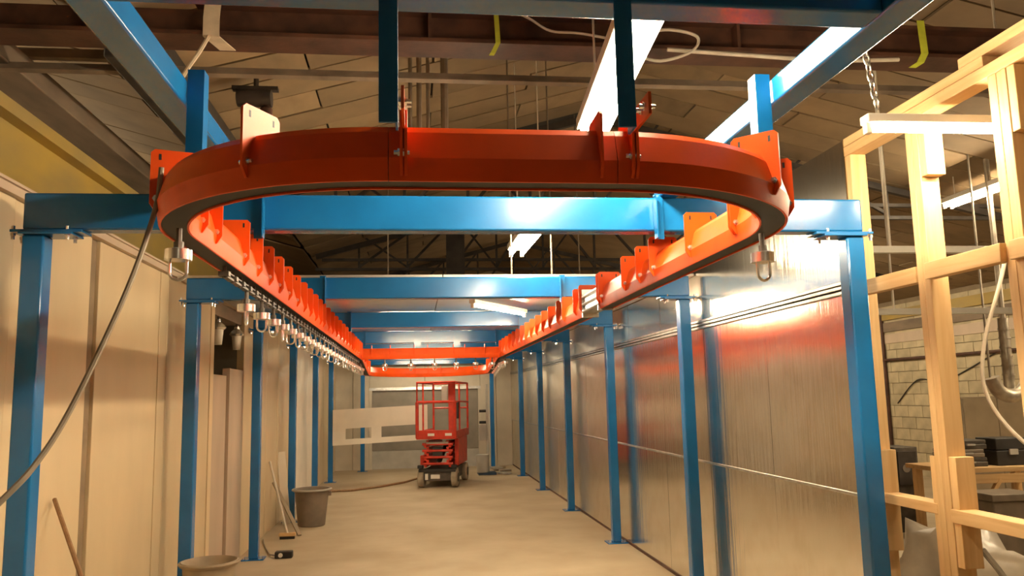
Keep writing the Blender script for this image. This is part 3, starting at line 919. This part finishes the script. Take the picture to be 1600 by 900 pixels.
# ------------------------------------------------------------------ things along the left wall
def ring_bin(prof, c, n=28): return MB().lathe(prof, c, n)
gb = thing('waste_bin', 'large grey-brown plastic bin standing by the cream wall', 'bin', (-1.43, 11.7, 0))
build(MB().lathe([(.175, 0), (.185, .01), (.235, .47), (.25, .47), (.255, .50), (.235, .505), (.222, .48), (.17, .06), (.165, .03)], (-1.43, 11.7, 0), 28), 'body', 'bin_grey', gb)
build(MB().tube([(-1.43 + .262 * math.cos(2 * math.pi * i / 28), 11.7 + .262 * math.sin(2 * math.pi * i / 28), .492) for i in range(29)], .014, 8, False), 'rim', 'grey_light', gb)
build(MB().box(-1.24, -1.165, 11.66, 11.74, .40, .46), 'handle', 'bin_grey', gb)
tub = thing('low_tub', 'tan plastic tub with a wide rim beside a blue column foot', 'tub', (-1.50, 6.30, 0))
build(MB().lathe([(.14, 0), (.15, .01), (.185, .54), (.205, .545), (.21, .565), (.195, .575), (.178, .55), (.14, .30)], (-1.50, 6.30, 0), 28), 'body', 'tub_tan', tub)
build(MB().tube([(-1.50 + .207 * math.cos(2 * math.pi * i / 28), 6.30 + .207 * math.sin(2 * math.pi * i / 28), .562) for i in range(29)], .010, 6, False), 'rim', 'tub_tan', tub)
tag(build(MB().tube([(-1.935, 4.70, 1.22), (-1.55, 4.16, .85), (-1.0, 3.4, .34), (-.65, 2.92, 0.012)], .012, 8), 'wood_stick', 'stick_wood'), 'thin brown wooden stick leaning against the cream wall', 'stick')
# leaning tools near the bin
bm_ = thing('push_broom', 'pale broom leaning on the wall beside the grey bin', 'broom', (-1.6, 10.67, 0))
build(MB().cyl((-1.925, 11.22, .92), (-1.60, 10.67, .06), .016, n=8), 'handle', 'cable_white', bm_)
build(MB().box(-1.70, -1.50, 10.63, 10.70, .035, .075), 'head', 'pine_x', bm_, .004)
build(MB().box(-1.69, -1.51, 10.635, 10.695, 0, .035), 'bristles', 'black_rubber', bm_)
tag(build(MB().bar((-1.915, 11.5, .62), (-1.47, 10.83, .012), .05, .02), 'wood_batten', 'cabinet_tan'), 'short tan batten leaning on the wall beside the bin', 'batten')
tag(build(MB().bar((-1.905, 12.0, 1.0), (-1.80, 11.9, 0.005), .11, .018, (0, 1, 0)), 'white_board', 'white_board'), 'narrow white board upright against the wall behind the bin', 'board')
sk = thing('socket_block', 'black cable socket block lying on the floor near the broom', 'socket', (-1.44, 9.4, 0))
build(MB().box(-1.54, -1.35, 9.36, 9.46, 0, .075), 'body', 'black_rubber', sk, .012)
build(MB().cyl((-1.475, 9.358, .038), (-1.475, 9.350, .038), .024, n=14), 'socket_face', 'decal', sk)
build(MB().tube([(-1.53, 9.41, .03), (-1.62, 9.55, .015), (-1.72, 9.9, .012), (-1.82, 10.3, .012), (-1.88, 10.6, .012)], .008, 6), 'lead', 'cable_grey', sk)
# bell-shaped fittings in the wall opening
for x, y, ln in ((-2.0, 8.50, 'lower'), (-2.0, 9.38, 'higher')):
    t = thing('bell_fitting', 'cream bell-shaped fitting with shining collar over the ' + ln + ' pinkish board in the wall opening', 'fitting', (x, y, 2.60), group='fittings in the wall opening')
    build(MB().cyl((x, y, 2.60), (x, y, 2.575), .012, n=8), 'stem', 'chain_steel', t)
    build(MB().lathe([(.015, 2.575), (.028, 2.57), (.028, 2.545), (.02, 2.54)], (x, y, 0), 14), 'knob', 'zinc', t)
    build(MB().lathe([(.065, 2.465), (.082, 2.485), (.055, 2.52), (.03, 2.54)], (x, y, 0), 18), 'collar', 'zinc', t)
    build(MB().lathe([(.035, 2.31), (.04, 2.31), (.055, 2.465), (.03, 2.47)], (x, y, 0), 18), 'sleeve', 'white_board', t)
# long hose on the floor
tag(build(MB().tube([(-1.75, 15.7, .022), (-1.2, 15.75, .022), (-.7, 16.2, .022), (-.2, 16.9, .022), (.15, 17.9, .022)], .022, 8), 'floor_hose', 'stick_wood'), 'brown hose lying across the floor towards the red lift', 'hose')
# hanging grey cable at the left
def smooth_path(p, n=6):
    p = [Vector(q) for q in p]
    out = []
    for i in range(len(p) - 1):
        a, b_, c, d_ = p[max(i - 1, 0)], p[i], p[i + 1], p[min(i + 2, len(p) - 1)]
        for k in range(n):
            t = k / n
            out.append(.5 * ((2 * b_) + (c - a) * t + (2 * a - 5 * b_ + 4 * c - d_) * t * t + (3 * b_ - a - 3 * c + d_) * t ** 3))
    out.append(p[-1])
    return out
tag(build(MB().tube(smooth_path([(-.80, 2.60, 2.47), (-.815, 2.60, 2.33), (-.853, 2.50, 2.067), (-.943, 2.40, 1.744), (-.993, 2.30, 1.577), (-1.05, 2.18, 1.46), (-1.25, 1.9, 1.15), (-1.5, 1.5, .55), (-1.6, 1.2, .012), (-1.5, .6, .012)]), .0085, 8), 'hanging_cable', 'cable_grey'), 'long grey cable hanging slack from the left track bend', 'cable')

# ------------------------------------------------------------------ straps, cables and rods under the roof
def ribbon(name, pts, wd, axis, m, label, cat, th=.006):
    b = MB()
    ax = Vector(axis)
    pts = [Vector(p) for p in pts]
    for p, q in zip(pts[:-1], pts[1:]):
        nn = (q - p).cross(ax).normalized()
        vs = []
        for c in (p, q):
            for s1, s2 in ((-1, -1), (1, -1), (1, 1), (-1, 1)):
                vs.append(c + ax * (s1 * wd / 2) + nn * (s2 * th / 2))
        b.add(vs, [(3, 2, 1, 0), (4, 5, 6, 7), (0, 1, 5, 4), (1, 2, 6, 5), (2, 3, 7, 6), (3, 0, 4, 7)])
    return tag(build(b, name, m, smooth=False), label, cat)
ribbon('cloth_strip', [(-1.18, 4.690, 4.14), (-1.19, 4.690, 4.0), (-1.19, 4.692, 3.885), (-1.14, 4.90, 3.892)], .095, (1, 0, 0), 'cloth', 'pale cloth strip wrapped around the rusty girder', 'cloth')
tag(build(MB().tube(smooth_path([(-1.20, 4.68, 3.88), (-1.25, 4.68, 3.78), (-1.31, 4.68, 3.68), (-1.36, 4.70, 3.60)]), .012, 6), 'dangling_cord', 'cloth'), 'short pale cord dangling from the cloth strip', 'cord')
ribbon('marking_tape', [(.52, 4.690, 4.13), (.53, 4.690, 3.90), (.50, 4.70, 3.84), (.49, 4.72, 3.83)], .03, (1, 0, 0), 'hi_vis', 'yellow-green tape hanging over the middle of the rusty girder', 'tape')
ribbon('marking_tape', [(3.38, 4.690, 4.15), (3.39, 4.690, 3.92), (3.36, 4.70, 3.86), (3.31, 4.72, 3.83)], .05, (1, 0, 0), 'hi_vis', 'yellow-green tape hanging from the girder beside the timber studs', 'tape')
tag(build(MB().tube(smooth_path([(.55, 4.67, 4.14), (.72, 4.67, 4.06), (.86, 4.67, 3.98), (1.05, 4.67, 3.97), (1.30, 4.67, 3.93)]), .008, 6), 'lamp_cable', 'cable_white'), 'white cable sagging along the girder towards the bright lamp', 'cable')
tag(build(MB().tube(smooth_path([(1.45, 4.66, 3.98), (1.62, 4.64, 4.00), (1.80, 4.64, 3.96), (1.76, 4.64, 3.86), (1.55, 4.64, 3.79), (1.38, 4.64, 3.83)]), .010, 6), 'cable_loop', 'cable_white'), 'white cable loop hanging beside the bright lamp', 'cable')
tag(build(MB().tube(smooth_path([(1.62, 4.70, 3.895), (2.1, 4.69, 3.87), (2.7, 4.69, 3.85), (3.2, 4.69, 3.87)]), .013, 6), 'girder_cable', 'cable_white'), 'white cable fixed under the right half of the girder', 'cable')
for x, rr, lb in ((-.02, .016, 'brown drop pipe above the track middle'), (.055, .022, 'thickest brown drop pipe of the close trio'), (.13, .016, 'brown drop pipe nearest the lamps of the trio'), (.27, .032, 'stout brown drop pipe standing apart from the trio')):
    tag(build(MB().cyl((x, 6.55, 3.66), (x, 6.55, roof_z(x)), rr, n=8), 'drop_pipe', 'old_timber'), lb, 'pipe', 'drop pipes behind the track')
build_ = [(.83, 6.69, .007, 'thin rod above the middle of the second blue beam'), (1.18, 6.69, .007, 'thin rod above the second blue beam close to the right rail'), (-.3, 9.41, .008, 'thin rod above the third blue beam left of its middle'), (2.0, 9.41, .008, 'thin rod above the third blue beam near the sheet wall')]
for x, y, rr, lb in build_:
    tag(build(MB().cyl((x, y, 2.722), (x, y, roof_z(x)), rr, n=8), 'hanger_rod', 'old_timber'), lb, 'rod', 'rods between roof and frames')
tag(build(MB().box(.50, .78, 12.10, 12.18, ZT + .012, roof_z(.5) - .02), 'dark_stanchion', 'dark_steel'), 'dark stanchion rising from the fourth blue beam to the roof', 'post')
hm = thing('hoist_block', 'dark old hoist block hanging below the roof beside the heavy roof beam', 'hoist', (-1.22, 6.2, 3.9))
build(MB().cyl((-1.36, 6.2, 4.08), (-1.10, 6.2, 4.08), .07, n=14), 'drum', 'dark_steel', hm)
build(MB().lathe([(.025, 3.90), (.05, 3.92), (.05, 3.99), (.025, 4.02)], (-1.14, 6.2, 0), 12), 'block', 'rust', hm)
build(MB().lathe([(.02, 3.93), (.035, 3.95), (.035, 3.99), (.02, 4.01)], (-1.30, 6.2, 0), 12), 'block', 'dark_steel', hm)
build(MB().box(-1.40, -1.05, 6.17, 6.23, 4.14, 4.17), 'bracket', 'dark_steel', hm)
build(MB().cyl((-1.22, 6.2, 4.17), (-1.22, 6.2, roof_z(-1.22) - .02), .02, n=8), 'suspension', 'dark_steel', hm)

# ------------------------------------------------------------------ beyond the stud wall
wb = thing('work_bench', 'rough timber work bench by the painted block wall', 'bench', (6.25, 8.6, 0))
build(MB().box(5.75, 7.2, 8.2, 9.0, .78, .83), 'top', 'pine_x', wb, .004)
for x in (5.85, 7.1):
    for y in (8.27, 8.93):
        build(MB().box(x - .04, x + .04, y - .04, y + .04, 0, .78), 'leg', 'pine_z', wb, .003)
build(MB().box(5.81, 7.14, 8.21, 8.25, .66, .76), 'apron', 'pine_x', wb, .003)
build(MB().bar((6.05, 8.23, .30), (6.35, 8.23, .70), .04, .05, (0, 1, 0)), 'brace', 'pine_z', wb)
for i, (x, y, z, sx, sy, sz, m, lb) in enumerate(((6.10, 8.5, .83, .42, .34, .10, 'chassis', 'lowest flat grey case in the stack on the work bench'), (6.08, 8.5, .93, .40, .34, .09, 'bin_grey', 'middle flat grey case in the stack on the work bench'), (6.12, 8.5, 1.02, .40, .32, .10, 'chassis', 'topmost flat grey case in the stack on the work bench'), (6.62, 8.5, .83, .40, .34, .30, 'black_rubber', 'black tool case at the end of the work bench'))):
    t = thing('tool_case', lb, 'case', (x, y, z))
    build(MB().box(x - sx / 2, x + sx / 2, y - sy / 2, y + sy / 2, z + .001, z + sz * .55), 'body', m, t, .010)
    build(MB().box(x - sx / 2 + .004, x + sx / 2 - .004, y - sy / 2 + .004, y + sy / 2 - .004, z + sz * .57, z + sz), 'lid', m, t, .010)
    build(MB().box(x - .05, x + .05, y - sy / 2 - .02, y - sy / 2, z + sz * .4, z + sz * .6), 'latch', 'grey_light', t)
cr = thing('storage_crate', 'grey-brown plastic crate with a rim under the work bench edge', 'crate', (6.05, 7.85, 0))
build(MB().box(5.80, 6.30, 7.65, 8.05, 0, .55), 'body', 'bin_grey', cr, .02)
build(MB().box(5.78, 6.32, 7.63, 8.07, .55, .62), 'rim', 'bin_grey', cr, .008)
tag(build(MB().box(5.75, 5.83, 8.09, 8.17, 0, 1.62), 'red_post', 'red_post', bevel=.006), 'rust-red steel post standing before the block wall', 'post')
tc = thing('tall_cabinet', 'tan steel cabinet against the painted block wall', 'cabinet', (8.6, 11.2, 0))
build(MB().box(8.0, 9.1, 11.0, 11.5, 0, 1.55), 'body', 'cabinet_tan', tc, .006)
for xa, xb in ((8.01, 8.545), (8.555, 9.09)):
    dd = build(MB().box(xa, xb, 10.975, 10.998, .03, 1.53), 'door', 'cabinet_tan', tc, .004)
    build(MB().box((8.50 if xa < 8.3 else 8.58), (8.52 if xa < 8.3 else 8.60), 10.955, 10.975, .75, .9), 'handle', 'galv', dd)
db = thing('machine_box', 'dark steel machine box on the floor behind the studs', 'machine', (5.9, 9.4, 0))
build(MB().box(5.75, 6.05, 9.2, 9.6, .0, 1.0), 'body', 'chassis', db, .01)
build(MB().box(5.78, 6.02, 9.185, 9.2, .55, .95), 'panel', 'dark_steel', db, .004)
build(MB().cyl((5.88, 9.18, .75), (5.88, 9.19, .75), .05, n=14), 'dial', 'bin_grey', db)
dc = thing('air_duct', 'grey metal duct with an elbow and a drop pipe beyond the studs', 'duct', (6.4, 8.0, 1.6))
build(MB().tube(smooth_path([(6.20, 8.0, 1.80), (6.26, 8.0, 1.66), (6.40, 8.0, 1.60), (6.56, 8.0, 1.66), (6.66, 8.0, 1.82)], 5), .075, 12), 'elbow', 'duct', dc)
build(MB().tube([(6.44, 8.05, 1.68), (6.44, 8.05, 2.45)], .055, 12), 'riser', 'duct', dc)
for k in range(6):
    build(MB().tube([(6.44, 8.05, 1.82 + k * .10), (6.44, 8.05, 1.84 + k * .10)], .064, 12), 'ring', 'duct', dc)
build(MB().tube([(6.22, 8.05, 1.80), (6.22, 8.05, roof_z(6.22))], .012, 8), 'hanger', 'duct', dc)
build(MB().tube([(6.44, 8.05, 2.45), (6.44, 8.05, roof_z(6.44))], .03, 8), 'pipe', 'duct', dc)
tag(build(MB().tube(smooth_path([(2.98, 3.30, 3.03), (2.90, 3.45, 2.6), (2.86, 3.55, 2.25), (2.80, 3.65, 1.9), (2.80, 3.65, 1.65), (2.88, 3.5, 1.42), (3.02, 3.3, 1.30), (3.12, 3.1, 1.27), (3.2, 2.6, .9), (3.2, 2.3, .012)]), .010, 8), 'slack_cable', 'cable_white'), 'slack white cable hanging from the batten lamp behind the studs', 'cable')
tag(build(MB().tube(smooth_path([(3.05, 3.25, 2.95), (3.03, 3.3, 2.5), (3.05, 3.3, 2.0), (3.02, 3.3, 1.75), (3.07, 3.3, 1.3), (3.06, 3.3, .012)]), .012, 8), 'drop_cable', 'cable_white'), 'straight white cable dropping from the batten lamp', 'cable')
wp = MB()
rg = random.Random(9)
base = Vector((3.04, 3.3, 1.88))
pts = [base + Vector((-.04 + .012 * i, 0, -.14 + .04 * i)) for i in range(6)]
wp.tube(smooth_path(pts, 3), [.018, .022, .030, .026, .034, .03, .026, .034, .038, .030, .034, .04, .034, .03, .022, .016], 8)
tag(build(wp, 'film_wrap', 'plastic_film'), 'crumpled clear film wrapped around the dropping cable', 'film')
for z, xa, xb, y, lb in ((2.66, 3.1, 4.6, 5.2, 'upper white conduit bar seen between the studs'), (2.30, 3.6, 5.3, 6.0, 'lower white conduit bar seen between the studs')):
    t = thing('conduit_bar', lb, 'conduit', ((xa + xb) / 2, y, z), group='white conduits beyond the studs')
    build(MB().box(xa, xb, y - .025, y + .025, z, z + .05), 'trunking', 'enamel', t, .004)
    for x in (xa + .25, xb - .25):
        build(MB().cyl((x, y, z + .05), (x, y, roof_z(x)), .010, n=6), 'hanger', 'cable_white', t)
tag(build(MB().tube([(HX1 - .09, 11.5, 2.28), (HX1 - .09, 16.8, 2.28)], .03, 8), 'wall_pipe', 'rust'), 'thin rusty pipe running along the painted block wall', 'pipe')
tag(build(MB().tube([(HX1 - .09, 15.6, 0), (HX1 - .09, 15.6, 3.3)], .035, 8), 'wall_downpipe', 'rust'), 'thin rusty upright pipe on the painted block wall', 'pipe')
tag(build(MB().tube(smooth_path([(HX1 - .07, 15.3, 1.4), (HX1 - .07, 14.6, 1.85), (HX1 - .07, 13.9, 1.80), (HX1 - .07, 13.3, 1.95), (HX1 - .07, 12.4, 2.26)]), .012, 6), 'wall_wire', 'dark_steel'), 'dark wire looping across the painted block wall', 'wire')
for k, (z, ya, yb2, m, lb) in enumerate(((3.10, 10.5, 16.6, 'yellow_beam', 'yellowish plank along the top of the block wall'), (2.86, 10.5, 16.6, 'old_timber', 'weathered plank fixed below the yellowish one on the block wall'), (2.62, 10.5, 16.6, 'panel_pink', 'pale weathered plank fixed lowest on the block wall'))):
    tag(build(MB().box(HX1 - .10 + k * .015, HX1 - .052, ya, yb2, z, z + .19), 'wall_plank', m, bevel=.004), lb, 'plank')
# plastic-covered heap by the foot of the studs
def lump(name, c, r, m, label, cat, seed, sq=(1, 1, 1)):
    import bmesh
    rr = random.Random(seed)
    me = bpy.data.meshes.new(name)
    bm = bmesh.new()
    bmesh.ops.create_icosphere(bm, subdivisions=3, radius=1)
    for v in bm.verts:
        d = v.co.normalized()
        k = 1 + .18 * math.sin(5 * d.x + seed) * math.sin(6 * d.y - seed) + .16 * math.sin(9 * d.z + 4 * d.x + seed) + rr.uniform(-.05, .05)
        v.co = Vector((d.x * k * r * sq[0], d.y * k * r * sq[1], max(-.0, d.z * k * r * sq[2] + r * sq[2] * .55)))
    bm.to_mesh(me); bm.free()
    me.materials.append(MATS[m])
    me.shade_smooth()
    o = link(name, me)
    o.location = c
    ROOTS[o.name] = c
    return tag(o, label, cat)
lump('film_heap', (3.55, 5.0, 0), .42, 'plastic_film', 'crumpled translucent plastic sheeting heaped behind the studs', 'plastic sheet', 3, (1, 1, 1.35))
lump('film_heap', (3.15, 4.35, 0), .28, 'plastic_film', 'lower crumpled plastic bundle at the stud feet', 'plastic sheet', 8, (.9, 1, 1.1))
lump('blue_tarp', (4.75, 5.0, 0), .36, 'tarp_blue', 'folded blue tarpaulin lying beyond the studs', 'tarpaulin', 5, (1.3, .9, .35))
tag(build(MB().tube(smooth_path([(3.35, 4.55, .75), (3.42, 4.5, .62), (3.47, 4.45, .48), (3.5, 4.4, .3), (3.62, 4.4, .22), (3.8, 4.4, .2), (3.95, 4.4, .012)]), .018, 8), 'dusty_hose', 'cable_grey'), 'dusty grey hose draped over the plastic sheeting', 'hose')
# stand and scraps behind the lift
st = thing('tool_stand', 'grey steel stand with a bucket shelf behind the red lift', 'stand', (1.62, 18.2, 0))
build(MB().box(1.60, 1.66, 18.17, 18.23, .05, 2.0), 'post', 'grey_light', st, .004)
build(MB().box(1.40, 1.80, 18.0, 18.4, 0, .05), 'base', 'tarp_blue', st, .004)
build(MB().lathe([(.10, .05), (.13, .06), (.15, .44), (.12, .45)], (1.50, 18.1, 0), 18), 'canister', 'grey_light', st)
build(MB().box(1.44, 1.60, 18.12, 18.28, .75, 1.10), 'control_box', 'grey_light', st, .006)
for z in (1.15, 1.40):
    build(MB().cyl((1.45, 18.2, z), (1.62, 18.2, z), .03, n=8), 'spool', 'black_rubber', st)
rs = random.Random(21)
for k in range(8):
    x, y = 1.98 + .008 * k + rs.uniform(-.05, .05), 19.70 - .25 * k + rs.uniform(-.03, .03)
    tag(build(MB().bar((x - .12, y - .04, .02 + .012 * (k % 3)), (x + .06 + rs.uniform(0, .06), y + .06, .02 + .012 * (k % 3)), .07 + rs.uniform(0, .05), .035), 'scrap_offcut', rs.choice(['grey_light', 'bin_grey', 'cabinet_tan']), bevel=.003), 'small offcut in the scrap pile at the foot of the sheet wall', 'scrap', 'scrap pieces by the sheet wall')
